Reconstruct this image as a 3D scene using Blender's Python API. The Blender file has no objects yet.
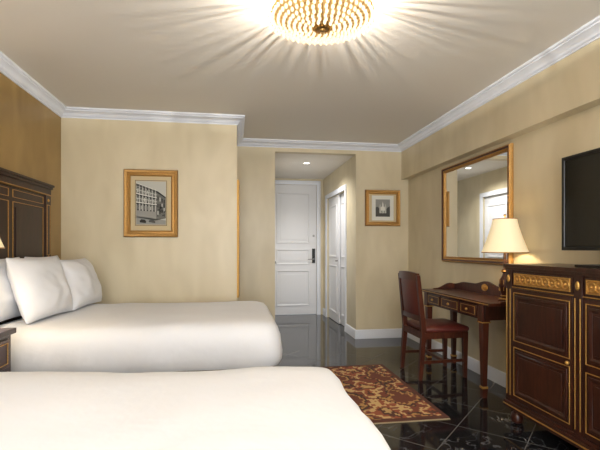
import bpy, bmesh, math, random
from mathutils import Vector, Matrix, noise
random.seed(4)
S = bpy.context.scene
S.view_settings.view_transform = 'Standard'

# ------------------------------------------------------------------ materials
def srgb(r, g, b):
    f = lambda c: ((c/255)/12.92 if c/255 <= 0.04045 else ((c/255+0.055)/1.055)**2.4)
    return (f(r), f(g), f(b), 1)

def newmat(name):
    m = bpy.data.materials.new(name); m.use_nodes = True
    nt = m.node_tree
    return m, nt, nt.nodes['Principled BSDF']

def plain(name, col, rough=0.5, metal=0.0, bump=0.0, bscale=60, emit=None, es=0, trans=0, var=0.0, coat=0):
    m, nt, p = newmat(name)
    p.inputs['Base Color'].default_value = col
    p.inputs['Roughness'].default_value = rough
    p.inputs['Metallic'].default_value = metal
    p.inputs['Transmission Weight'].default_value = trans
    p.inputs['Coat Weight'].default_value = coat
    if emit:
        p.inputs['Emission Color'].default_value = emit
        p.inputs['Emission Strength'].default_value = es
    tc = nt.nodes.new('ShaderNodeTexCoord')
    n = nt.nodes.new('ShaderNodeTexNoise'); n.inputs['Scale'].default_value = bscale
    nt.links.new(tc.outputs['Object'], n.inputs['Vector'])
    if bump:
        b = nt.nodes.new('ShaderNodeBump'); b.inputs['Strength'].default_value = bump
        b.inputs['Distance'].default_value = 0.01
        nt.links.new(n.outputs['Fac'], b.inputs['Height'])
        nt.links.new(b.outputs['Normal'], p.inputs['Normal'])
    if var:
        mx = nt.nodes.new('ShaderNodeMix'); mx.data_type = 'RGBA'
        mx.inputs[6].default_value = tuple(c*(1-var) for c in col[:3])+(1,)
        mx.inputs[7].default_value = tuple(min(1, c*(1+var)) for c in col[:3])+(1,)
        nt.links.new(n.outputs['Fac'], mx.inputs[0])
        nt.links.new(mx.outputs[2], p.inputs['Base Color'])
    return m

def wallmat(name, c1, c2):
    m, nt, p = newmat(name)
    tc = nt.nodes.new('ShaderNodeTexCoord')
    mp = nt.nodes.new('ShaderNodeMapping'); mp.inputs['Scale'].default_value = (1, 1, .4)
    n = nt.nodes.new('ShaderNodeTexNoise'); n.inputs['Scale'].default_value = 4.0; n.inputs['Detail'].default_value = 2
    n.inputs['Distortion'].default_value = .5
    r = nt.nodes.new('ShaderNodeValToRGB')
    r.color_ramp.elements[0].position = .3; r.color_ramp.elements[1].position = .7
    r.color_ramp.elements[0].color = c1; r.color_ramp.elements[1].color = c2
    nt.links.new(tc.outputs['Object'], mp.inputs['Vector']); nt.links.new(mp.outputs[0], n.inputs['Vector'])
    nt.links.new(n.outputs['Fac'], r.inputs[0]); nt.links.new(r.outputs[0], p.inputs['Base Color'])
    p.inputs['Roughness'].default_value = .38
    return m

def woodmat(name, c1, c2, rough=.28):
    m, nt, p = newmat(name)
    tc = nt.nodes.new('ShaderNodeTexCoord')
    mp = nt.nodes.new('ShaderNodeMapping'); mp.inputs['Scale'].default_value = (9, 9, 1.2)
    n = nt.nodes.new('ShaderNodeTexNoise'); n.inputs['Scale'].default_value = 3; n.inputs['Detail'].default_value = 6
    n.inputs['Distortion'].default_value = 1.2
    r = nt.nodes.new('ShaderNodeValToRGB')
    r.color_ramp.elements[0].position = .3; r.color_ramp.elements[1].position = .7
    r.color_ramp.elements[0].color = c1; r.color_ramp.elements[1].color = c2
    nt.links.new(tc.outputs['Object'], mp.inputs['Vector']); nt.links.new(mp.outputs[0], n.inputs['Vector'])
    nt.links.new(n.outputs['Fac'], r.inputs[0]); nt.links.new(r.outputs[0], p.inputs['Base Color'])
    p.inputs['Roughness'].default_value = rough
    p.inputs['Coat Weight'].default_value = .1; p.inputs['Coat Roughness'].default_value = .15
    p.inputs['Specular IOR Level'].default_value = .35
    return m

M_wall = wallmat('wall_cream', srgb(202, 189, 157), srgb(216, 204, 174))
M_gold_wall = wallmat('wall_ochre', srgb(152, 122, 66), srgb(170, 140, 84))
M_ceil = plain('ceiling_paint', srgb(234, 229, 220), .7)
M_trim = plain('trim_white', srgb(226, 230, 238), .4)
M_door = plain('door_white', srgb(228, 229, 232), .35)
M_wood = woodmat('mahogany', srgb(42, 21, 15), srgb(66, 34, 23))
M_wood2 = woodmat('mahogany_red', srgb(56, 27, 18), srgb(86, 43, 28))
M_wood_d = woodmat('dark_walnut', srgb(36, 19, 14), srgb(56, 30, 21), .4)
M_gold = plain('gilt', srgb(206, 160, 86), .38, .75, bump=.5, bscale=120, var=.25)
M_goldframe = plain('gilt_frame', srgb(186, 142, 80), .42, .6, bump=.6, bscale=90, var=.3)
M_brass = plain('brass', srgb(186, 146, 82), .3, .9)
M_linen = plain('white_linen', srgb(226, 228, 233), .85, bump=.12, bscale=25)
M_red = plain('brown_red_leather', srgb(92, 38, 30), .4, bump=.2, bscale=80, var=.15)
M_black = plain('black_plastic', srgb(12, 12, 13), .35)
M_screen = plain('tv_screen_glass', srgb(5, 6, 7), .15)
M_mirror = plain('mirror_glass', (.9, .9, .88, 1), .01, 1.0)
M_mat = plain('picture_mat', srgb(198, 180, 142), .8)
M_steel = plain('steel', srgb(160, 160, 160), .3, .9)
M_gap_shade = plain('closet_gap_shade', srgb(22, 21, 20), .8)
M_shade = plain('lamp_shade_linen', srgb(232, 220, 186), .8, emit=srgb(255, 228, 180), es=.4)
M_bulb = plain('downlight_lens', (1, .95, .85, 1), .5, emit=(1, .93, .8, 1), es=8)
M_glow = plain('chandelier_glow', srgb(180, 146, 92), .5, emit=srgb(255, 214, 145), es=.32)
M_cryst = plain('crystal', srgb(255, 248, 230), .05, trans=.35, emit=srgb(255, 238, 200), es=.6)
g = [plain('ink_%d' % i, srgb(v, v, int(v*.96)), .8) for i, v in enumerate((38, 72, 105, 145, 185, 220))]

def floormat():
    m, nt, p = newmat('black_marble_tile')
    L = nt.links.new; N = nt.nodes.new
    tc = N('ShaderNodeTexCoord')
    n0 = N('ShaderNodeTexNoise'); n0.inputs['Scale'].default_value = 3.4; n0.inputs['Detail'].default_value = 8; n0.inputs['Distortion'].default_value = 1.8
    L(tc.outputs['Object'], n0.inputs['Vector'])
    s = N('ShaderNodeMath'); s.operation = 'SUBTRACT'; s.inputs[1].default_value = .5; L(n0.outputs['Fac'], s.inputs[0])
    a = N('ShaderNodeMath'); a.operation = 'ABSOLUTE'; L(s.outputs[0], a.inputs[0])
    r = N('ShaderNodeValToRGB'); r.color_ramp.elements[0].position = 0; r.color_ramp.elements[0].color = (.12, .12, .122, 1)
    r.color_ramp.elements[1].position = .014; r.color_ramp.elements[1].color = srgb(28, 28, 30)
    L(a.outputs[0], r.inputs[0])
    n1 = N('ShaderNodeTexNoise'); n1.inputs['Scale'].default_value = 2.0; L(tc.outputs['Object'], n1.inputs['Vector'])
    r1 = N('ShaderNodeValToRGB'); r1.color_ramp.elements[0].position = .40; r1.color_ramp.elements[1].position = .56
    L(n1.outputs['Fac'], r1.inputs[0])
    mx = N('ShaderNodeMix'); mx.data_type = 'RGBA'; mx.inputs[6].default_value = srgb(29, 29, 31)
    L(r1.outputs[0], mx.inputs[0]); L(r.outputs[0], mx.inputs[7])
    mp = N('ShaderNodeMapping'); mp.inputs['Rotation'].default_value = (0, 0, math.radians(45)); L(tc.outputs['Object'], mp.inputs['Vector'])
    b = N('ShaderNodeTexBrick'); b.offset = 0; b.inputs['Scale'].default_value = 1
    b.inputs['Brick Width'].default_value = .42; b.inputs['Row Height'].default_value = .42; b.inputs['Mortar Size'].default_value = .003
    b.inputs['Mortar Smooth'].default_value = 0
    L(mp.outputs[0], b.inputs['Vector'])
    m2 = N('ShaderNodeMix'); m2.data_type = 'RGBA'; m2.inputs[7].default_value = srgb(104, 103, 100)
    L(b.outputs['Fac'], m2.inputs[0]); L(mx.outputs[2], m2.inputs[6])
    L(m2.outputs[2], p.inputs['Base Color'])
    p.inputs['Roughness'].default_value = .07
    return m
M_floor = floormat()

def rugmat():
    m, nt, p = newmat('kilim_wool')
    L = nt.links.new; N = nt.nodes.new
    tc = N('ShaderNodeTexCoord')
    sn = N('ShaderNodeVectorMath'); sn.operation = 'SNAP'; sn.inputs[1].default_value = (.016, .016, .016)
    L(tc.outputs['Object'], sn.inputs[0])
    sp = N('ShaderNodeSeparateXYZ'); L(sn.outputs[0], sp.inputs[0])
    def mth(op, x, y=None, vy=None):
        q = N('ShaderNodeMath'); q.operation = op; L(x, q.inputs[0])
        if y is not None: L(y, q.inputs[1])
        if vy is not None: q.inputs[1].default_value = vy
        return q.outputs[0]
    px = mth('PINGPONG', sp.outputs[0], vy=.20)
    py = mth('PINGPONG', sp.outputs[1], vy=.26)
    py2 = mth('MULTIPLY', py, vy=.7)
    d = mth('ADD', px, py2)
    d = mth('MULTIPLY', d, vy=2.6)
    nz = N('ShaderNodeTexNoise'); nz.inputs['Scale'].default_value = 8; nz.inputs['Detail'].default_value = 2; L(sn.outputs[0], nz.inputs['Vector'])
    nn = mth('MULTIPLY', nz.outputs['Fac'], vy=1.2)
    d = mth('ADD', d, nn); d = mth('SUBTRACT', d, vy=.58)
    r = N('ShaderNodeValToRGB'); cr = r.color_ramp; cr.interpolation = 'CONSTANT'
    cols = [(0, (184, 150, 96)), (.12, (80, 44, 32)), (.22, (142, 76, 48)), (.34, (196, 164, 110)), (.44, (116, 58, 40)), (.56, (64, 40, 32)), (.66, (172, 130, 74)), (.76, (104, 54, 38))]
    cr.elements[0].position = 0; cr.elements[0].color = srgb(*cols[0][1])
    cr.elements[1].position = cols[1][0]; cr.elements[1].color = srgb(*cols[1][1])
    for q, c in cols[2:]:
        e = cr.elements.new(q); e.color = srgb(*c)
    L(d, r.inputs[0]); L(r.outputs[0], p.inputs['Base Color'])
    p.inputs['Roughness'].default_value = .95
    return m
M_rug = rugmat()
M_rugb = plain('kilim_border', srgb(84, 46, 34), .95, bump=.3, bscale=200, var=.3)

# ------------------------------------------------------------------ mesh builder
class MB:
    def __init__(s, name, loc=(0, 0, 0)):
        s.name = name; s.loc = Vector(loc); s.bm = bmesh.new(); s.mats = []
    def mi(s, mat):
        if mat not in s.mats: s.mats.append(mat)
        return s.mats.index(mat)
    def face(s, vs, mat):
        try:
            f = s.bm.faces.new(vs); f.material_index = s.mi(mat); return f
        except ValueError: return None
    def hexa(s, P, mat):
        v = [s.bm.verts.new(p) for p in P]
        for q in ((0, 3, 2, 1), (4, 5, 6, 7), (0, 1, 5, 4), (1, 2, 6, 5), (2, 3, 7, 6), (3, 0, 4, 7)):
            s.face([v[i] for i in q], mat)
    def box(s, x0, x1, y0, y1, z0, z1, mat):
        s.hexa([(x0, y0, z0), (x1, y0, z0), (x1, y1, z0), (x0, y1, z0), (x0, y0, z1), (x1, y0, z1), (x1, y1, z1), (x0, y1, z1)], mat)
    def beam(s, p0, p1, a0, b0, a1, b1, mat, side=(0, 1, 0)):
        p0 = Vector(p0); p1 = Vector(p1); w = (p1-p0).normalized(); u = Vector(side); u = (u-w*u.dot(w)).normalized(); v = w.cross(u)
        P = []
        for p, a, b in ((p0, a0, b0), (p1, a1, b1)):
            for i, j in ((-1, -1), (1, -1), (1, 1), (-1, 1)):
                P.append(p+u*i*a/2+v*j*b/2)
        s.hexa(P, mat)
    def tube(s, p0, p1, r0, r1, mat, n=14):
        p0 = Vector(p0); p1 = Vector(p1); w = (p1-p0).normalized()
        u = w.orthogonal().normalized(); v = w.cross(u)
        A = [s.bm.verts.new(p0+(u*math.cos(t)+v*math.sin(t))*r0) for t in [2*math.pi*i/n for i in range(n)]]
        B = [s.bm.verts.new(p1+(u*math.cos(t)+v*math.sin(t))*r1) for t in [2*math.pi*i/n for i in range(n)]]
        for i in range(n): s.face([A[i], A[(i+1) % n], B[(i+1) % n], B[i]], mat)
        s.face(A[::-1], mat); s.face(B, mat)
    def lathe(s, cx, cy, prof, mat, n=28, caps=True):
        R = []
        for r, z in prof:
            R.append([s.bm.verts.new((cx+r*math.cos(2*math.pi*i/n), cy+r*math.sin(2*math.pi*i/n), z)) for i in range(n)])
        for a, b in zip(R, R[1:]):
            for i in range(n): s.face([a[i], a[(i+1) % n], b[(i+1) % n], b[i]], mat)
        if caps:
            s.face(R[0][::-1], mat); s.face(R[-1], mat)
    def ball(s, c, r, mat, sub=1, sc=(1, 1, 1)):
        ret = bmesh.ops.create_icosphere(s.bm, subdivisions=sub, radius=r, matrix=Matrix.Translation(c) @ Matrix.Diagonal((*sc, 1)))
        k = s.mi(mat)
        for v in ret['verts']:
            for f in v.link_faces: f.material_index = k
    def torus(s, c, R, r, nrm, mat, n=20, m=6, sx=1):
        c = Vector(c); w = Vector(nrm).normalized(); u = w.orthogonal().normalized()
        if abs(w.z) < .5: u = Vector((0, 0, 1))
        v = w.cross(u); G = []
        for i in range(n):
            t = 2*math.pi*i/n; d = u*math.cos(t)+v*math.sin(t)*sx
            G.append([s.bm.verts.new(c+d*R+d.normalized()*r*math.cos(q)+w*r*math.sin(q)) for q in [2*math.pi*j/m for j in range(m)]])
        for i in range(n):
            for j in range(m):
                s.face([G[i][j], G[(i+1) % n][j], G[(i+1) % n][(j+1) % m], G[i][(j+1) % m]], mat)
    def prism(s, pts, vec, mat):
        A = [s.bm.verts.new(p) for p in pts]; B = [s.bm.verts.new(Vector(p)+Vector(vec)) for p in pts]
        n = len(A); s.face(A[::-1], mat); s.face(B, mat)
        for i in range(n): s.face([A[i], A[(i+1) % n], B[(i+1) % n], B[i]], mat)
    def frame(s, c, U, V, N, w, h, prof, mat):
        """mitred rectangular frame; prof = closed list of (inset from outer edge, height off plane)"""
        c = Vector(c); U = Vector(U); V = Vector(V); N = Vector(N); rings = []
        for o, t in prof:
            rings.append([s.bm.verts.new(c+U*i*(w/2-o)+V*j*(h/2-o)+N*t) for i, j in ((-1, -1), (1, -1), (1, 1), (-1, 1))])
        k = len(rings)
        for a in range(k):
            A = rings[a]; B = rings[(a+1) % k]
            for i in range(4): s.face([A[i], A[(i+1) % 4], B[(i+1) % 4], B[i]], mat)
    def sweep(s, path, prof, mat, closed=False):
        """prof (offset to the right of travel, z)"""
        P = [Vector((p[0], p[1])) for p in path]; n = len(P); rings = []
        for i in range(n):
            def nr(a, b):
                d = (b-a).normalized(); return Vector((d.y, -d.x))
            if closed or 0 < i < n-1:
                n1 = nr(P[i-1], P[i]); n2 = nr(P[i], P[(i+1) % n]); mvec = (n1+n2)/(1+n1.dot(n2))
            elif i == 0: mvec = nr(P[0], P[1])
            else: mvec = nr(P[-2], P[-1])
            rings.append([s.bm.verts.new((P[i].x+mvec.x*o, P[i].y+mvec.y*o, z)) for o, z in prof])
        m = len(prof)
        for i in range(n if closed else n-1):
            A = rings[i]; B = rings[(i+1) % n]
            for j in range(m): s.face([A[j], A[(j+1) % m], B[(j+1) % m], B[j]], mat)
        if not closed:
            s.face(rings[0], mat); s.face(rings[-1][::-1], mat)
    def finish(s, bevel=0, angle=35, sub=0):
        bmesh.ops.recalc_face_normals(s.bm, faces=s.bm.faces)
        bmesh.ops.translate(s.bm, verts=s.bm.verts, vec=-s.loc)
        me = bpy.data.meshes.new(s.name); s.bm.to_mesh(me); s.bm.free()
        for m in s.mats: me.materials.append(m)
        me.shade_smooth(); me.set_sharp_from_angle(angle=math.radians(angle))
        o = bpy.data.objects.new(s.name, me); o.location = s.loc; S.collection.objects.link(o)
        if bevel:
            b = o.modifiers.new('bev', 'BEVEL'); b.width = bevel; b.segments = 2; b.limit_method = 'ANGLE'; b.angle_limit = math.radians(40)
        if sub:
            q = o.modifiers.new('sub', 'SUBSURF'); q.levels = sub; q.render_levels = sub
        return o

# ------------------------------------------------------------------ dimensions
XL, XR, XS = -1.70, 2.31, 2.21
YB, YL, YE, YF = 5.44, 4.51, 7.53, -1.6
XJ, CX0, CX1 = 0.02, .508, 1.58
ZC, ZK, ZS = 2.575, 2.44, 2.12

m = MB('floor', (0, 0, 0)); m.box(XL-.1, XR+.1, YF-.1, YE+.1, -.1, 0, M_floor); m.finish()
m = MB('ceiling'); m.box(XL-.1, XR+.1, YF-.1, YB+.1, ZC, ZC+.1, M_ceil); m.finish()
m = MB('ceiling_corridor'); m.box(CX0-.1, CX1+.1, YB+.1, YE+.1, ZK, ZK+.1, M_ceil); m.finish()
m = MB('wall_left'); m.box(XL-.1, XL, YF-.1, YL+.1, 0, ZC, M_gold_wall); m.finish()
m = MB('wall_right'); m.box(XR, XR+.1, YF-.1, YB+.1, 0, ZC, M_wall); m.finish()
m = MB('wall_soffit'); m.box(XS, XR, YF, YB, ZS, ZC, M_wall); m.finish()
m = MB('wall_back_left'); m.box(XL, XJ, YL, YL+.1, 0, ZC, M_wall); m.finish()
m = MB('wall_recess'); m.box(XJ-.1, XJ, YL+.1, YB+.1, 0, ZC, M_wall); m.finish()
m = MB('wall_back')
m.box(XJ, CX0, YB, YB+.1, 0, ZC, M_wall); m.box(CX1, XR, YB, YB+.1, 0, ZC, M_wall); m.box(CX0, CX1, YB, YB+.1, ZK, ZC, M_wall); m.finish()
BY0, BY1, DH = 5.85, 6.55, 2.05
m = MB('wall_corridor_left')
m.box(CX0-.1, CX0, YB+.1, BY0, 0, ZK, M_wall); m.box(CX0-.1, CX0, BY1, YE, 0, ZK, M_wall); m.box(CX0-.1, CX0, BY0, BY1, DH, ZK, M_wall); m.finish()
KY0, KY1 = 5.98, 7.22
m = MB('wall_corridor_right')
m.box(CX1, CX1+.1, YB+.1, KY0, 0, ZK, M_wall); m.box(CX1, CX1+.1, KY1, YE, 0, ZK, M_wall); m.box(CX1, CX1+.1, KY0, KY1, DH, ZK, M_wall); m.finish()
EX0, EX1, EH = .60, 1.46, 2.34
m = MB('wall_corridor_end')
m.box(CX0, EX0, YE, YE+.1, 0, ZK, M_wall); m.box(EX1, CX1, YE, YE+.1, 0, ZK, M_wall); m.box(EX0, EX1, YE, YE+.1, EH, ZK, M_wall); m.finish()
WX0, WX1, WZ0, WZ1 = -1.2, 1.8, .45, 2.35
m = MB('wall_front')
m.box(XL, WX0, YF-.1, YF, 0, ZC, M_wall); m.box(WX1, XR, YF-.1, YF, 0, ZC, M_wall)
m.box(WX0, WX1, YF-.1, YF, 0, WZ0, M_wall); m.box(WX0, WX1, YF-.1, YF, WZ1, ZC, M_wall); m.finish()
m = MB('window_1', ((WX0+WX1)/2, YF-.05, (WZ0+WZ1)/2))
m.frame(((WX0+WX1)/2, YF-.08, (WZ0+WZ1)/2), (1, 0, 0), (0, 0, 1), (0, 1, 0), WX1-WX0, WZ1-WZ0, [(0, 0), (0, .06), (.06, .06), (.06, 0)], M_trim)
for i in (1, 2):
    x = WX0+(WX1-WX0)*i/3; m.box(x-.03, x+.03, YF-.07, YF-.03, WZ0+.06, WZ1-.06, M_trim)
m.finish()

# trims
c0 = 2.488
crown = [(0, c0), (.010, c0), (.010, c0+.010), (.020, c0+.014), (.026, c0+.028), (.038, c0+.042), (.056, c0+.054), (.066, c0+.058), (.066, c0+.066), (.078, c0+.070), (.082, c0+.078), (.082, ZC), (0, ZC)]
m = MB('trim_crown'); m.sweep([(XL, YF), (XL, YL), (XJ, YL), (XJ, YB), (XS, YB), (XS, YF)], crown, M_trim, closed=True); m.finish(angle=50)
bb = [(0, 0), (.016, 0), (.016, .1), (.009, .115), (0, .12)]
def bboard(n, path):
    q = MB('baseboard_'+n); q.sweep(path, bb, M_trim); q.finish()
bboard('left', [(XL, YF), (XL, YL)])
bboard('back_left', [(XL+.016, YL), (XJ+.0, YL), (XJ, YB), (CX0, YB), (CX0, BY0-.07)])
bboard('corridor_left', [(CX0, BY1+.07), (CX0, YE)])
bboard('corridor_right', [(CX1, YE), (CX1, KY1+.07)])
bboard('right', [(CX1, KY0-.07), (CX1, YB), (XR, YB), (XR, YF)])
cas = [(0, 0), (0, .018), (.012, .024), (.05, .02), (.07, .012), (.07, 0)]
def casing(name, c, U, N, w, h):
    q = MB(name); c = Vector(c); U = Vector(U); N = Vector(N)
    rings = []
    for o, t in cas:
        rings.append([q.bm.verts.new(c+U*(-w/2+o)+N*t), q.bm.verts.new(c+U*(-w/2+o)+Vector((0, 0, h-o))+N*t),
                      q.bm.verts.new(c+U*(w/2-o)+Vector((0, 0, h-o))+N*t), q.bm.verts.new(c+U*(w/2-o)+N*t)])
    k = len(rings)
    for a in range(k):
        A = rings[a]; B = rings[(a+1) % k]
        for i in range(3): q.face([A[i], A[i+1], B[i+1], B[i]], M_trim)
    q.finish()
casing('trim_1', ((EX0+EX1)/2, YE, 0), (1, 0, 0), (0, -1, 0), EX1-EX0+.13, EH+.065)
casing('trim_2', (CX1, (KY0+KY1)/2, 0), (0, 1, 0), (-1, 0, 0), KY1-KY0+.13, DH+.065)
casing('trim_3', (CX0, (BY0+BY1)/2, 0), (0, 1, 0), (1, 0, 0), BY1-BY0+.13, DH+.065)

# ------------------------------------------------------------------ doors
pm = [(0, 0), (.0, .010), (.012, .014), (.03, .004), (.03, 0)]
m = MB('door_1', ((EX0+EX1)/2, YE+.05, 0))
m.box(EX0+.004, EX1-.004, YE+.03, YE+.075, .006, EH-.004, M_door)
cx = (EX0+EX1)/2
for z0, z1 in ((1.28, 2.19), (.90, 1.18), (.16, .80)):
    m.frame((cx, YE+.03, (z0+z1)/2), (1, 0, 0), (0, 0, 1), (0, -1, 0), .60, z1-z0, pm, M_door)
    m.box(cx-.23, cx+.23, YE+.022, YE+.031, z0+.07, z1-.07, M_door)
m.box(1.375, 1.43, YE+.008, YE+.031, .93, 1.19, M_black)
m.tube((1.402, YE+.01, 1.0), (1.402, YE-.035, 1.0), .012, .012, M_steel)
m.tube((1.41, YE-.032, 1.0), (1.29, YE-.032, .995), .010, .008, M_steel)
m.tube((1.405, YE+.03, 1.42), (1.405, YE+.015, 1.42), .02, .02, M_steel)
m.finish(bevel=.002)
m = MB('door_2', (CX1+.03, 6.6, 0))
for y0, y1, xo in ((6.50, KY1-.004, .028), (KY0+.10, 6.54, .064)):
    m.box(CX1+xo, CX1+xo+.03, y0, y1, .008, DH-.006, M_door)
    for z0, z1 in ((1.05, 1.9), (.15, .92)):
        m.frame((CX1+xo, (y0+y1)/2, (z0+z1)/2), (0, 1, 0), (0, 0, 1), (-1, 0, 0), y1-y0-.2, z1-z0, pm, M_door)
m.tube((CX1+.028, 6.56, 1.0), (CX1-.01, 6.56, 1.0), .012, .014, M_steel)
m.box(CX1+.096, CX1+.1, KY0, KY1, .001, DH-.001, M_gap_shade)  # dark sheet standing in for the shade behind the closet doors
m.finish(bevel=.002)
m = MB('door_3', (CX0-.03, 6.2, 0))
m.box(CX0-.07, CX0-.03, BY0+.004, BY1-.004, .006, DH-.004, M_door)
for z0, z1 in ((1.05, 1.9), (.15, .92)):
    m.frame((CX0-.03, (BY0+BY1)/2, (z0+z1)/2), (0, 1, 0), (0, 0, 1), (1, 0, 0), .5, z1-z0, pm, M_door)
m.tube((CX0-.03, 5.92, 1.0), (CX0+.03, 5.92, 1.0), .012, .012, M_steel); m.ball((CX0+.035, 5.92, 1.0), .026, M_steel, 2)
m.finish(bevel=.002)

# ------------------------------------------------------------------ beds
def bed(x0, x1, y0, y1, z0, z1, seed, hy0, hy1, cr=.16, puff=0.0, es=1.0):
    b = MB('bed', ((x0+x1)/2, (y0+y1)/2, 0))
    lay = [(.06, z0+.012), (.022, z0), (.006, z0+.03), (0, z0+.08), (0, z1-.15), (.008*es, z1-.10*es), (.028*es, z1-.055*es), (.060*es, z1-.022*es), (.105*es, z1-.006), (.17, z1+.002)]
    lay += [(o, z1+.004) for o in (.27, .35, .43, .51, .59, .66)]
    rings = []
    ncor, nx, ny = 7, 34, 22
    for li, (o, z) in enumerate(lay):
        ax0, ax1, ay0, ay1 = x0+o, x1-o, y0+o, y1-o
        r = max(cr-.55*o, .012)
        pts = []
        def side(p, q, n):
            for i in range(n): pts.append(p.lerp(q, i/n))
        def corner(cx, cy, a0):
            for i in range(ncor):
                a = a0+math.pi/2*i/ncor; pts.append(Vector((cx+r*math.cos(a), cy+r*math.sin(a))))
        side(Vector((ax0+r, ay0)), Vector((ax1-r, ay0)), nx); corner(ax1-r, ay0+r, -math.pi/2)
        side(Vector((ax1, ay0+r)), Vector((ax1, ay1-r)), ny); corner(ax1-r, ay1-r, 0)
        side(Vector((ax1-r, ay1)), Vector((ax0+r, ay1)), nx); corner(ax0+r, ay1-r, math.pi/2)
        side(Vector((ax0, ay1-r)), Vector((ax0, ay0+r)), ny); corner(ax0+r, ay0+r, math.pi)
        ring = []
        for i, p in enumerate(pts):
            q = Vector((p.x*1.7, p.y*1.7, z*2+seed))
            dz = .009*noise.noise(q)+.007*noise.noise(q*3.1)
            c = Vector(((x0+x1)/2, (y0+y1)/2)); d = (p-c).normalized()
            k = max(0, 1-o/.1)
            dd = k*(.012*noise.noise(Vector((p.x*5, p.y*5, z*1.5+seed)))+.014*noise.noise(Vector((p.x*14+z*9, p.y*14, z*3+seed))))
            lift = puff*(x1-p.x)/(x1-x0)*(z-z0)/(z1-z0)
            ring.append(b.bm.verts.new((p.x+d.x*dd, p.y+d.y*dd, z+lift+dz*(1 if li > 4 else .5))))
        rings.append(ring)
    n = len(rings[0])
    for A, B in zip(rings, rings[1:]):
        for i in range(n): b.face([A[i], A[(i+1) % n], B[(i+1) % n], B[i]], M_linen)
    b.face(rings[-1], M_linen); b.face(rings[0][::-1], M_linen)
    b.box(x0+.07, x1-.09, y0+.07, y1-.07, .06, z0+.02, M_wood_d)
    for fx in (x0+.15, x1-.2):
        for fy in (y0+.15, y1-.15): b.tube((fx, fy, 0), (fx, fy, .07), .025, .03, M_wood_d)
    hx0, hx1 = XL+.018, XL+.07
    b.box(hx0, hx1-.012, hy0, hy1, .25, 1.66, M_wood_d)
    b.box(hx0, hx1+.004, hy0, hy1, 1.664, 1.672, M_goldframe)
    b.box(hx0, hx1+.002, hy0, hy1, 1.672, 1.72, M_wood_d)
    b.box(hx0, hx1+.014, hy0-.010, hy1+.010, 1.72, 1.742, M_wood_d)
    b.box(hx0, hx1+.024, hy0-.02, hy1+.02, 1.742, 1.76, M_wood_d)
    for yy in (hy0, hy1-.10):
        b.box(hx0, hx1, yy, yy+.10, .25, 1.662, M_wood_d)
        for (zc, hh) in ((1.36, .44), (.85, .44)):
            b.frame((hx1, yy+.05, zc), (0, 1, 0), (0, 0, 1), (1, 0, 0), .065, hh, [(0, 0), (0, .004), (.004, .004), (.004, 0)], M_goldframe)
        b.torus((hx1, yy+.05, 1.105), .024, .006, (1, 0, 0), M_gold); b.ball((hx1, yy+.05, 1.105), .012, M_gold, 2)
        b.ball((hx1, yy+.05, 1.62), .014, M_gold, 2, (.5, 1.3, 1))
    gl = [(0, 0), (0, .005), (.005, .005), (.005, 0)]
    w = hy1-hy0-.20
    np = 2
    for i in range(np):
        cy = hy0+.10+w*(i+.5)/np
        b.frame((hx1-.012, cy, 1.24), (0, 1, 0), (0, 0, 1), (1, 0, 0), w/np-.06, .62, gl, M_goldframe)
        b.box(hx1-.014, hx1-.006, cy-w/np/2+.07, cy+w/np/2-.07, .97, 1.51, M_wood_d)
        b.frame((hx1-.012, cy, 1.61), (0, 1, 0), (0, 0, 1), (1, 0, 0), w/np-.06, .06, [(0, 0), (0, .005), (.004, .005), (.004, 0)], M_goldframe)
    return b.finish(angle=60)
bed(-1.62, .325, 2.78, 4.19, .41, .70, 1.3, 2.76, 4.10)
bed(-1.62, .44, .40, 1.87, .41, .69, 7.7, .42, 1.83, cr=.10, puff=.050, es=.7)

def pillow(c, w, h, t, lean, yaw=0, roll=0, seed=0):
    b = MB('pillow', (0, 0, 0)); n = 20; G = [[], []]
    for sgn in (0, 1):
        for i in range(n+1):
            row = []
            for j in range(n+1):
                u = -1+2*i/n; v = -1+2*j/n
                th = max(0, (1-abs(u)**2.6)*(1-abs(v)**2.6))**.55*t/2
                pu = u*w/2*(1-.05*(1-v*v))
                pv = v*h/2*(1-.05*(1-u*u))
                th *= 1+.26*noise.noise(Vector((u*1.6, v*1.6, seed+sgn*3)))
                th += .012*noise.noise(Vector((u*4+v*2, v*4, seed+sgn)))*(1-u**4)*(1-v**4)
                row.append(b.bm.verts.new(((1 if sgn else -1)*(th+.002), pu, pv)))
            G[sgn].append(row)
    for sgn in (0, 1):
        for i in range(n):
            for j in range(n):
                b.face([G[sgn][i][j], G[sgn][i+1][j], G[sgn][i+1][j+1], G[sgn][i][j+1]], M_linen)
    E = lambda s_: [G[s_][i][0] for i in range(n)]+[G[s_][n][j] for j in range(n)]+[G[s_][i][n] for i in range(n, 0, -1)]+[G[s_][0][j] for j in range(n, 0, -1)]
    A, B = E(0), E(1)
    for i in range(len(A)): b.face([A[i], A[(i+1) % len(A)], B[(i+1) % len(A)], B[i]], M_linen)
    o = b.finish(angle=180, sub=1)
    o.matrix_world = Matrix.Translation(c) @ Matrix.Rotation(yaw, 4, 'Z') @ Matrix.Rotation(-lean, 4, 'Y') @ Matrix.Rotation(roll, 4, 'X')
    return o
r = math.radians
pillow((-1.53, 3.10, .925), .62, .43, .16, r(10), seed=1)
pillow((-1.53, 3.78, .925), .62, .43, .16, r(10), seed=2)
pillow((-1.345, 3.25, .925), .62, .45, .20, r(17), yaw=r(-6), roll=r(0), seed=3)
pillow((-1.30, 3.84, .91), .62, .43, .20, r(20), yaw=r(-3), seed=4)
pillow((-1.50, .78, .955), .64, .43, .17, r(14), seed=5)
pillow((-1.50, 1.45, .955), .64, .43, .17, r(14), seed=6)

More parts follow.
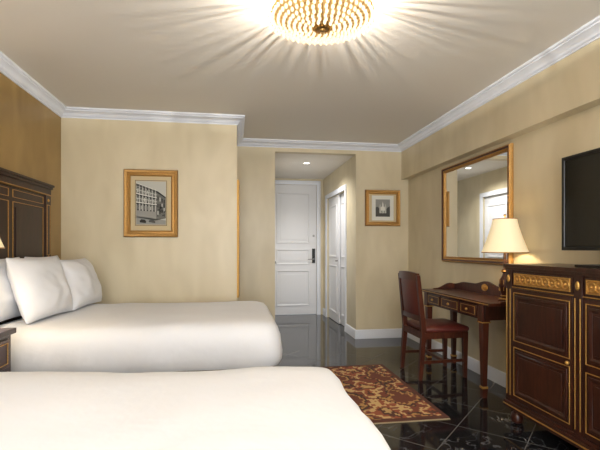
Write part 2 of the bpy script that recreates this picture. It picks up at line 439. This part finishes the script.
# ------------------------------------------------------------------ nightstand + lamp
m = MB('nightstand', (-1.46, 2.33, 0))
m.box(-1.67, -1.27, 2.04, 2.66, .12, .71, M_wood); m.box(-1.68, -1.25, 2.02, 2.68, .71, .74, M_wood)
for z in (.16, .345, .53):
    m.box(-1.27, -1.258, 2.08, 2.62, z, z+.16, M_wood2)
    m.frame((-1.258, 2.35, z+.08), (0, 1, 0), (0, 0, 1), (1, 0, 0), .50, .12, [(0, 0), (0, .004), (.006, .004), (.006, 0)], M_gold)
    m.ball((-1.245, 2.35, z+.08), .016, M_gold, 2)
for x in (-1.63, -1.3):
    for y in (2.08, 2.62): m.tube((x, y, 0), (x, y, .12), .02, .032, M_wood)
m.finish(bevel=.004)
def lamp(x, y, z, rb, rt, h0, h1, s=1):
    q = MB('table_lamp', (x, y, z))
    q.lathe(x, y, [(.052, z), (.052, z+.012), (.04, z+.022), (.022, z+.035), (.024, z+.05), (.040, z+.085), (.046, z+.125), (.038, z+.17), (.020, z+.205), (.015, z+.225), (.026, z+.235), (.026, z+.245), (.012, z+.26), (.010, h0+.05), (.002, h0+.05)], M_wood2)
    for rr, zz in ((.043, .022), (.028, .045), (.028, .24)):
        q.torus((x, y, z+zz), rr, .004, (0, 0, 1), M_gold)
    for i in range(8):
        a = i*math.pi/4; q.beam((x+.042*math.cos(a), y+.042*math.sin(a), z+.085), (x+.040*math.cos(a), y+.040*math.sin(a), z+.172), .005, .006, .004, .005, M_gold, side=(-math.sin(a), math.cos(a), 0))
    n = 36; prof = []
    for k in range(9):
        t = k/8; rad = rt+(rb-rt)*((1-t)**1.25); prof.append((rad, h0+(h1-h0)*t))
    prof2 = [(a-.004, b) for a, b in prof][::-1]
    q.lathe(x, y, prof+prof2+[prof[0]], M_shade, n=n, caps=False)
    q.torus((x, y, h0), rb-.002, .004, (0, 0, 1), M_goldframe, n=36); q.torus((x, y, h1), rt-.002, .004, (0, 0, 1), M_goldframe, n=36)
    q.tube((x, y, h0+.05), (x, y, h1+.02), .004, .004, M_brass); q.ball((x, y, h1+.03), .011, M_brass, 2)
    for a in (0, 2.09, 4.19): q.tube((x, y, h1-.005), (x+(rt-.003)*math.cos(a), y+(rt-.003)*math.sin(a), h1-.005), .002, .002, M_brass, 6)
    q.finish(angle=50)
    l = bpy.data.lights.new('table_lamp_bulb', 'POINT'); l.energy = 4*s; l.color = (1, .86, .66); l.shadow_soft_size = .03
    o = bpy.data.objects.new('table_lamp_bulb', l); o.location = (x+.03, y, h0+(h1-h0)*.45); S.collection.objects.link(o)
lamp(2.125, 3.10, .776, .172, .088, 1.165, 1.43)
lamp(-1.415, 2.50, .742, .172, .09, 1.20, 1.46, 1.6)

# ------------------------------------------------------------------ desk
dx0, dx1, dy0, dy1, dz = 1.93, 2.29, 3.01, 4.19, .775
m = MB('writing_desk', (2.1, 3.6, 0))
m.box(dx0, dx1, dy0, dy1, dz-.028, dz, M_wood2)
m.box(dx0-.004, dx0+.001, dy0+.01, dy1-.01, dz-.018, dz-.012, M_gold)
m.box(dx0+.025, dx1-.005, dy0+.09, dy1-.025, dz-.15, dz-.028, M_wood)
for y0, y1 in ((3.21, 3.46), (3.49, 3.81), (3.84, 4.09)):
    m.box(dx0+.013, dx0+.026, y0, y1, dz-.135, dz-.042, M_wood2)
    m.frame((dx0+.013, (y0+y1)/2, dz-.088), (0, 1, 0), (0, 0, 1), (-1, 0, 0), y1-y0-.03, .07, [(0, 0), (0, .003), (.004, .003), (.004, 0)], M_gold)
    m.ball((dx0, (y0+y1)/2, dz-.088), .012, M_gold, 2)
for x in (dx0+.045, dx1-.04):
    for y in (dy0+.14, dy1-.06):
        m.box(x-.035, x+.035, y-.035, y+.035, dz-.165, dz-.028, M_wood2)
        m.box(x-.038, x+.038, y-.038, y+.038, dz-.173, dz-.164, M_gold)
        m.beam((x, y, .09), (x, y, dz-.175), .036, .036, .056, .056, M_wood2, side=(1, 0, 0))
        m.box(x-.024, x+.024, y-.024, y+.024, .075, .092, M_gold)
        m.beam((x, y, 0), (x, y, .075), .036, .036, .046, .046, M_wood2, side=(1, 0, 0))
pts = []
for i in range(41):
    t = i/40; y = dy0+.005+(dy1-dy0-.035)*t
    e = min(t, 1-t)
    zz = dz+.055+.03*(1-math.cos(min(1, e/.18)*math.pi))/2+(.035*(1+math.cos((t-.5)/.17*math.pi))/2 if abs(t-.5) < .17 else 0)
    pts.append((dx1-.022, y, zz))
m.prism([(dx1-.022, dy0+.005, dz)]+pts+[(dx1-.022, dy1-.03, dz)], (.018, 0, 0), M_wood2)
for y in (dy0+.005, dy1-.048):
    q = [(dx1-.022, y, dz), (dx1-.022, y, dz+.055)]
    for i in range(12):
        t = i/11; q.append((dx1-.03-.22*t, y, dz+.055-.045*t**1.6+.012*math.sin(t*math.pi*2)))
    q.append((dx1-.26, y, dz))
    m.prism(q, (0, .018, 0), M_wood2)
cy = (dy0+dy1)/2
m.ball((dx1-.024, cy, dz+.062), .03, M_gold, 2, (.25, 1.5, .8)); m.torus((dx1-.026, cy, dz+.062), .027, .006, (1, 0, 0), M_gold, sx=1.5)
m.finish(bevel=.003)

# ------------------------------------------------------------------ chair
cx0, cx1, cya, cyb = 1.69, 2.12, 3.65, 4.07
m = MB('desk_chair', (1.88, 3.87, 0))
sz = .43
for y in (cya, cyb):
    m.beam((cx0-.03, y, 0), (cx0+.005, y, sz), .034, .034, .04, .045, M_wood2)
    m.beam((cx0+.005, y, sz), (cx0-.05, y, .95), .04, .045, .032, .032, M_wood2)
    yi = y+(.02 if y == cya else -.02)
    m.beam((cx1-.01, yi, 0), (cx1-.01, yi, sz), .03, .03, .045, .045, M_wood2)
    m.beam((cx0-.01, y, .16), (cx1-.01, yi, .16), .02, .026, .02, .026, M_wood2)
    m.beam((cx0, y, sz-.03), (cx1-.01, yi, sz-.03), .028, .06, .028, .06, M_wood2)
m.beam((1.90, cya+.01, .16), (1.90, cyb-.01, .16), .026, .02, .026, .02, M_wood2, side=(0, 0, 1))
m.beam((cx1-.01, cya+.02, sz-.03), (cx1-.01, cyb-.02, sz-.03), .06, .028, .06, .028, M_wood2, side=(0, 0, 1))
m.beam((cx0, cya, sz-.03), (cx0, cyb, sz-.03), .06, .028, .06, .028, M_wood2, side=(0, 0, 1))
def bx(z): return cx0+.005-.055*(z-sz)/(.95-sz)
for zc, hh in ((.935, .065), (.555, .045)):
    N_ = 8
    for i in range(N_):
        ya = cya+(cyb-cya)*i/N_; yb = cya+(cyb-cya)*(i+1)/N_
        f = lambda yy: -.018*math.sin((yy-cya)/(cyb-cya)*math.pi)
        up = (lambda yy: .012*math.sin((yy-cya)/(cyb-cya)*math.pi) if zc > .8 else 0)
        x1_, x2_ = bx(zc)+f(ya), bx(zc)+f(yb)
        P = []
        for z_ in (0, 1):
            P += [(x1_-.014, ya, zc-hh/2+z_*(hh+up(ya))), (x1_+.014, ya, zc-hh/2+z_*(hh+up(ya))), (x2_+.014, yb, zc-hh/2+z_*(hh+up(yb))), (x2_-.014, yb, zc-hh/2+z_*(hh+up(yb)))]
        m.hexa(P, M_wood2)
n = 10; GF = []; GB = []
for i in range(n+1):
    rf, rb_ = [], []
    for j in range(n+1):
        u = i/n; v = j/n; yy = cya+.022+(cyb-cya-.044)*u; z = .575+(.905-.575)*v
        bow = -.018*math.sin(u*math.pi); puff = .022*(max(0, 1-(2*u-1)**4)*max(0, 1-(2*v-1)**4))**.5
        rf.append(m.bm.verts.new((bx(z)+bow+.006+puff, yy, z))); rb_.append(m.bm.verts.new((bx(z)+bow-.006-puff*.5, yy, z)))
    GF.append(rf); GB.append(rb_)
for i in range(n):
    for j in range(n):
        m.face([GF[i][j], GF[i+1][j], GF[i+1][j+1], GF[i][j+1]], M_red)
        m.face([GB[i][j], GB[i][j+1], GB[i+1][j+1], GB[i+1][j]], M_red)
lay = [(.0, sz-.002), (-.012, sz+.008), (-.016, sz+.025), (-.008, sz+.043), (.02, sz+.055), (.08, sz+.062), (.15, sz+.064)]
R_ = []
for o, z in lay:
    x0, x1, y0, y1 = cx0+.03+o, cx1+.012-o, cya-.005+o, cyb+.005-o
    rr = .035; ring = []
    for (px, py, a0) in ((x1-rr, y0+rr, -90), (x1-rr, y1-rr, 0), (x0+rr, y1-rr, 90), (x0+rr, y0+rr, 180)):
        for k in range(5):
            a = r(a0+90*k/4); ring.append(m.bm.verts.new((px+rr*math.cos(a), py+rr*math.sin(a), z)))
    R_.append(ring)
for A, B in zip(R_, R_[1:]):
    for i in range(len(A)): m.face([A[i], A[(i+1) % len(A)], B[(i+1) % len(A)], B[i]], M_red)
m.face(R_[-1], M_red); m.face(R_[0][::-1], M_red)
m.finish(angle=45)

# ------------------------------------------------------------------ dresser
fx = 1.885; y1 = 2.72; yw = .60; n_u = 3; y0 = y1-yw*n_u-.06; zt = 1.09
m = MB('dresser', (2.08, (y0+y1)/2, 0))
m.box(fx, 2.285, y0, y1, .14, zt-.03, M_wood)
m.box(fx-.026, 2.29, y0-.015, y1+.012, zt-.022, zt, M_wood)
m.box(fx-.014, 2.29, y0-.008, y1+.006, zt-.04, zt-.022, M_wood)
m.box(fx-.024, 2.29, y0-.012, y1+.010, .10, .145, M_wood)
m.box(fx-.028, fx-.022, y0-.012, y1+.010, .118, .126, M_gold)
m.box(fx-.012, 2.29, y0-.006, y1+.004, .145, .165, M_wood)
m.box(fx-.008, fx, y0, y1, .93, .936, M_gold)
for i in range(n_u+1):
    yc = y1-.03-yw*i
    m.box(fx-.012, fx, yc-.03, yc+.03, .165, zt-.04, M_wood)
    for s_ in (-.018, .018): m.box(fx-.016, fx-.011, yc+s_-.002, yc+s_+.002, .19, .92, M_gold)
    m.ball((fx-.014, yc, .99), .018, M_gold, 2, (.5, .8, 1.5))
    ye = yc if 0 < i < n_u else (yc-.03 if i == 0 else yc+.03)
    for xx in (fx+.03, 2.24):
        m.lathe(xx, ye, [(.022, 0), (.036, .012), (.042, .04), (.034, .068), (.022, .08), (.03, .09), (.03, .1)], M_wood, n=20)
for i in range(n_u):
    a = y1-.06-yw*i; b_ = a-(yw-.06); c = (a+b_)/2; w = a-b_
    m.box(fx-.008, fx, b_+.01, a-.01, .945, 1.035, M_wood)
    m.frame((fx-.008, c, .99), (0, 1, 0), (0, 0, 1), (-1, 0, 0), w-.05, .078, [(0, 0), (0, .006), (.007, .006), (.007, 0)], M_gold)
    m.box(fx-.010, fx-.007, c-w/2+.034, c+w/2-.034, .958, 1.022, M_goldframe)
    k = 9
    for j in range(k):
        yy = c-(w-.12)/2+(w-.12)*j/(k-1)
        m.torus((fx-.012, yy, .99), .025, .005, (1, 0, 0), M_gold, n=16, m=5, sx=1.15); m.ball((fx-.012, yy, .99), .009, M_gold, 1)
    m.box(fx-.012, fx, b_+.006, a-.006, .175, .925, M_wood)
    for z0, z1 in ((.57, .90), (.20, .53)):
        zc = (z0+z1)/2; h = z1-z0
        m.frame((fx-.012, c, zc), (0, 1, 0), (0, 0, 1), (-1, 0, 0), w-.05, h, [(0, 0), (0, .004), (.005, .004), (.005, 0)], M_gold)
        m.frame((fx-.012, c, zc), (0, 1, 0), (0, 0, 1), (-1, 0, 0), w-.09, h-.04, [(0, 0), (0, .006), (.012, .008), (.024, .002), (.024, 0)], M_wood)
        m.box(fx-.017, fx-.011, c-w/2+.085, c+w/2-.085, z0+.06, z1-.06, M_wood)
    m.ball((fx-.026, b_+.03, .55), .012, M_gold, 2)
m.finish(bevel=.002)

# ------------------------------------------------------------------ television
m = MB('television', (2.07, 1.89, zt))
tx = 2.05
m.box(tx, tx+.035, 1.34, 2.41, 1.185, 1.77, M_black)
m.box(tx+.035, tx+.07, 1.5, 2.25, 1.24, 1.65, M_black)
m.frame((tx, 1.875, 1.4775), (0, 1, 0), (0, 0, 1), (-1, 0, 0), 1.07, .585, [(0, 0), (0, .006), (.018, .006), (.022, 0)], M_black)
m.box(tx-.002, tx+.001, 1.365, 2.385, 1.21, 1.745, M_screen)
m.beam((tx+.03, 1.98, zt+.01), (tx+.03, 1.98, 1.25), .16, .03, .10, .03, M_black)
m.box(tx-.10, tx+.14, 1.66, 2.20, zt+.001, zt+.014, M_black)
m.finish(bevel=.004)

# ------------------------------------------------------------------ wall mirror / pictures
mp = [(0, 0), (0, .022), (.012, .036), (.026, .03), (.042, .018), (.050, .024), (.058, .014), (.058, 0)]
m = MB('wall_mirror', (XR, 3.85, 1.565))
m.frame((XR-.002, 3.85, 1.565), (0, 1, 0), (0, 0, 1), (-1, 0, 0), 1.20, 1.03, mp, M_goldframe)
m.frame((XR-.006, 3.85, 1.565), (0, 1, 0), (0, 0, 1), (-1, 0, 0), 1.17, 1.0, [(0, 0), (0, .032), (.016, .030), (.016, 0)], M_wood2)
m.box(XR-.012, XR-.002, 3.85-.545, 3.85+.545, 1.565-.46, 1.565+.46, M_mirror)
m.finish(angle=50)
m = MB('dressing_mirror', (XJ, 4.97, 1.30))
m.frame((XJ+.001, 4.97, 1.30), (0, 1, 0), (0, 0, 1), (1, 0, 0), .62, 1.28, [(0, 0), (0, .02), (.02, .028), (.045, .016), (.045, 0)], M_gold)
m.box(XJ+.001, XJ+.01, 4.97-.28, 4.97+.28, .71, 1.89, M_mirror)
m.finish(angle=50)

def picture(name, c, w, h, fw, art):
    q = MB(name, c); c = Vector(c); U = (1, 0, 0); V = (0, 0, 1); N = (0, -1, 0)
    s_ = fw/.06
    q.frame(c, U, V, N, w, h, [(0, 0), (0, .02), (.01*s_, .034), (.022*s_, .03), (.032*s_, .018), (.048*s_, .024), (fw, .012), (fw, 0)], M_goldframe)
    q.frame(c+Vector((0, -.001, 0)), U, V, N, w+.004, h+.004, [(0, 0), (0, .012), (.006, .012), (.006, 0)], M_wood2)
    q.box(c.x-w/2+fw*.9, c.x+w/2-fw*.9, c.y-.009, c.y-.002, c.z-h/2+fw*.9, c.z+h/2-fw*.9, M_mat)
    art(q, c)
    q.finish(angle=50)
def art1(q, c):
    W, H = .29, .44
    cc = c+Vector((0, 0, .004))
    rnd = random.Random(11)
    def P(pts, k, lv):
        q.prism([(cc.x+a*W/2, cc.y-.009-.0004*lv, cc.z+b*H/2) for a, b in pts], (0, -.0004, 0), g[k])
    q.frame(cc+Vector((0, -.009, 0)), (1, 0, 0), (0, 0, 1), (0, -1, 0), W+.02, H+.02, [(0, 0), (0, .002), (.004, .002), (.004, 0)], M_wood_d)
    P([(-1, -1), (1, -1), (1, 1), (-1, 1)], 4, 0)
    P([(-1, -1), (1, -1), (1, -.80), (-1, -.62)], 3, 1)
    P([(-1, -.66), (.35, -.80), (.35, .50), (-1, .80)], 3, 1)
    P([(.35, -.80), (1, -.70), (1, .22), (.35, .50)], 2, 1)
    tiers = ((.46, .26), (.06, -.06), (-.34, -.40))
    for k, (z0, z1) in enumerate(tiers):
        F = lambda a: z0+(z1-z0)*(a+1)/1.35
        if k < 2:
            P([(-1, z0), (.40, F(.40)), (.40, F(.40)-.035), (-1, z0-.045)], 5, 3)
            P([(-1, z0+.17), (.40, F(.40)+.14), (.40, F(.40)+.125), (-1, z0+.15)], 5, 4)
            P([(-1, z0-.045), (.40, F(.40)-.035), (.40, F(.40)-.075), (-1, z0-.10)], 0, 3)
            for i in range(22):
                a = -.98+i*.062; P([(a, F(a)), (a+.014, F(a)), (a+.014, F(a)+.15), (a, F(a)+.16)], 5 if i % 2 else 1, 4)
        for i in range(6):
            a = -.93+i*.215; hh = .27*(1-.12*i/5)
            P([(a, F(a)+.0), (a+.10, F(a+.1)+.0), (a+.10, F(a)+hh), (a+.05, F(a)+hh+.03), (a, F(a)+hh)], 0, 2)
            P([(a+.03, F(a)+.05), (a+.07, F(a)+.05), (a+.07, F(a)+hh-.03), (a+.03, F(a)+hh-.03)], 3 if (i+k) % 3 else 5, 3)
            P([(a+.135, F(a)), (a+.155, F(a)), (a+.155, F(a)+.36), (a+.135, F(a)+.36)], 5, 5)
    for i in range(4):
        for j in range(3):
            a = .43+.14*i; z = -.55+.34*j-.05*i*(j-1)
            P([(a, z), (a+.07, z), (a+.07, z+.18), (a, z+.18)], 0 if (i+j) % 3 else 4, 2)
    P([(-1, .80), (.42, .48), (.42, .56), (-1, .90)], 1, 4)
    P([(-1, .90), (.42, .56), (.42, .58), (-1, .93)], 5, 4)
    P([(.35, .50), (1, .22), (1, .28), (.38, .58)], 0, 4)
    P([(-.75, -.90), (-.35, -.93), (-.33, -.84), (-.42, -.77), (-.66, -.75), (-.76, -.82)], 0, 5)
    P([(-.15, -.88), (.28, -.93), (.28, -.85), (.18, -.79), (-.07, -.77), (-.15, -.82)], 1, 5)
    for i in range(26):
        a = rnd.uniform(.45, 1); z = rnd.uniform(-.62, -.2); s_ = rnd.uniform(.03, .07)
        P([(a-s_, z), (a, z-s_), (min(1, a+s_), z), (a, z+s_)], rnd.choice((0, 1, 2)), 6)
picture('framed_picture', (-.843, YL, 1.653), .527, .683, .066, art1)
def art2(q, c):
    W, H = .20, .23
    def P(pts, k, lv):
        q.prism([(c.x+a*W/2, c.y-.009-.0004*lv, c.z+b*H/2) for a, b in pts], (0, -.0004, 0), g[k])
    q.frame(c+Vector((0, -.009, 0)), (1, 0, 0), (0, 0, 1), (0, -1, 0), W+.1, H+.1, [(0, 0), (0, .001), (.05, .001), (.05, 0)], g[5])
    P([(-1, -1), (1, -1), (1, 1), (-1, 1)], 3, 0)
    P([(-1, -1), (1, -1), (1, -.55), (-1, -.5)], 1, 1)
    P([(-1, -.6), (-.5, -.6), (-.5, .0), (-.75, .15), (-1, .05)], 1, 2)
    P([(.5, -.6), (1, -.6), (1, .2), (.7, .1), (.5, -.1)], 1, 2)
    P([(-.4, -.6), (.4, -.6), (.4, .0), (.0, .28), (-.4, .0)], 5, 3)
    for a in (-.38, .0, .38):
        hh = .75 if a == 0 else .5
        P([(a-.09, -.6), (a+.09, -.6), (a+.09, hh-.35), (a, hh), (a-.09, hh-.35)], 4 if a else 5, 4)
    for a in (-.2, .2, 0): P([(a-.04, -.6), (a+.04, -.6), (a+.04, -.3), (a-.04, -.3)], 0, 6)
picture('framed_picture', (1.947, YB, 1.732), .486, .478, .055, art2)

# ------------------------------------------------------------------ rug
m = MB('area_rug', (1.1, 3.48, 0))
m.box(.50, 1.46, 2.82, 4.15, .001, .011, M_rug)
m.frame((.98, 3.485, .001), (1, 0, 0), (0, 1, 0), (0, 0, 1), 1.02, 1.38, [(0, 0), (0, .010), (.035, .0105), (.035, 0)], M_rugb)
for i in range(74):
    x = .475+1.01*i/73
    for yb, s_ in ((2.797, -1), (4.173, 1)):
        m.box(x-.003, x+.003, min(yb, yb+s_*.02), max(yb, yb+s_*.02), .001, .005, M_mat)
m.finish()

# ------------------------------------------------------------------ chandelier
hx, hy, hr = .47, 2.27, .295
zb = 2.40
m = MB('crystal_chandelier', (hx, hy, ZC))
m.lathe(hx, hy, [(.0005, zb+.018), (.09, zb+.024), (.17, zb+.036), (.235, zb+.052), (hr-.015, zb+.070), (hr-.017, zb+.072), (.23, zb+.056), (.165, zb+.040), (.09, zb+.029), (.0005, zb+.023)], M_glow, n=40, caps=False)
rows = 9
for i in range(rows):
    t = i/(rows-1); rad = .066+(hr-.063)*t; z = zb+.003+.070*t**1.9
    n = int(2*math.pi*rad/.033)
    for k in range(n):
        a = 2*math.pi*(k+.5*(i % 2))/n
        m.ball((hx+rad*math.cos(a), hy+rad*math.sin(a), z-.007), .0100, M_cryst, 1, (1, 1, 1.5))
for i in range(32):
    a = 2*math.pi*i/32; prev = None
    for t in [k/8 for k in range(9)]:
        p = Vector((hx+(.05+(hr-.045)*t)*math.cos(a), hy+(.05+(hr-.045)*t)*math.sin(a), zb+.002+.072*t**1.9))
        if prev: m.tube(prev, p, .0022, .0022, M_brass, 5)
        prev = p
for t in (.28, .62, 1.0):
    m.torus((hx, hy, zb+.002+.072*t**1.9), .05+(hr-.045)*t, .0035 if t < 1 else .006, (0, 0, 1), M_brass, n=48)
m.lathe(hx, hy, [(.0005, zb-.022), (.012, zb-.020), (.016, zb-.012), (.03, zb-.010), (.052, zb-.006), (.060, zb+.002), (.052, zb+.012), (.0005, zb+.014)], M_brass, n=28, caps=False)
for k in range(14):
    a = 2*math.pi*k/14; m.ball((hx+.042*math.cos(a), hy+.042*math.sin(a), zb-.010), .0065, M_gold, 1)
rp = random.Random(5)
for k in range(54):
    a = 2*math.pi*k/54; c, s_ = math.cos(a), math.sin(a)
    m.ball((hx+(hr+.012)*c, hy+(hr+.012)*s_, zb+.066), .011, M_cryst, 1, (1, 1, 1.7))
    a += rp.uniform(-.03, .03); c, s_ = math.cos(a), math.sin(a); w_ = rp.uniform(.002, .009)
    m.tube((hx+hr*c, hy+hr*s_, zb+.075), (hx+hr*c, hy+hr*s_, ZC-.002), w_, w_*.7, M_cryst, 6)  # rods added so the bulbs cast radial streaks on the ceiling
m.lathe(hx, hy, [(.05, ZC), (.05, ZC-.012), (.02, ZC-.02), (.008, zb+.02), (.001, zb+.02)], M_brass, n=24)
m.finish(angle=20)

# ------------------------------------------------------------------ downlight, added ceiling uplights
m = MB('recessed_downlight', (1.03, 6.1, ZK))
m.lathe(1.03, 6.1, [(.055, ZK-.001), (.06, ZK-.006), (.045, ZK-.008), (.042, ZK-.003)], M_trim, caps=False)
m.lathe(1.03, 6.1, [(.0005, ZK-.003), (.042, ZK-.003)], M_bulb, caps=False); m.finish()
tls = ((1.75, -.95), (-1.35, -.85))
for tl in tls:
    m = MB('added_uplight', (tl[0], tl[1], 0))  # unseen uplight stand, added behind the camera to brighten the ceiling
    m.lathe(tl[0], tl[1], [(.14, 0), (.14, .015), (.05, .035), (.014, .06), (.012, 1.45), (.03, 1.48), (.03, 1.50)], M_brass)
    m.lathe(tl[0], tl[1], [(.03, 1.50), (.10, 1.53), (.16, 1.60), (.155, 1.60), (.095, 1.536), (.03, 1.507)], M_brass, caps=False)
    m.finish()

# ------------------------------------------------------------------ lights
def light(nm, kind, loc, e, col=(1, 1, 1), rot=(0, 0, 0), size=.1, sy=None, spot=None):
    l = bpy.data.lights.new(nm, kind); l.energy = e; l.color = col
    if kind == 'AREA':
        l.size = size
        if sy: l.shape = 'RECTANGLE'; l.size_y = sy
    else: l.shadow_soft_size = size
    if spot: l.spot_size = r(spot); l.spot_blend = .8
    o = bpy.data.objects.new(nm, l); o.location = loc; o.rotation_euler = rot; S.collection.objects.link(o)
light('window_daylight', 'AREA', ((WX0+WX1)/2, YF-.15, (WZ0+WZ1)/2), 150, (.98, .985, 1), (r(90), 0, 0), 2.9, 1.8)
for k, a in enumerate((.4, 2.5, 4.6)):
    light('chandelier_bulb_%d' % k, 'POINT', (hx+.045*math.cos(a), hy+.045*math.sin(a), zb+.086), 24, (1, .96, .89), size=.009)
for k, tl in enumerate(tls):
    light('added_uplight_spot_%d' % k, 'SPOT', (tl[0], tl[1], 1.62), 190, (1, .97, .93), (r(180), 0, 0), .05, spot=160)  # added fill spot aimed up at the ceiling
light('corridor_spot', 'SPOT', (1.03, 6.1, ZK-.02), 80, (1, .97, .93), size=.04, spot=150)
w = bpy.data.worlds.new('World'); S.world = w; w.use_nodes = True
w.node_tree.nodes['Background'].inputs[0].default_value = (.85, .92, 1, 1)
w.node_tree.nodes['Background'].inputs[1].default_value = 1.0

# ------------------------------------------------------------------ camera
cd = bpy.data.cameras.new('camera'); cd.sensor_width = 36; cd.lens = 25.5; cd.shift_y = 23/600; cd.clip_start = .05
co = bpy.data.objects.new('camera', cd); co.location = (0, 0, 1.2); co.rotation_euler = (r(90), 0, r(-8.7))
S.collection.objects.link(co); S.camera = co
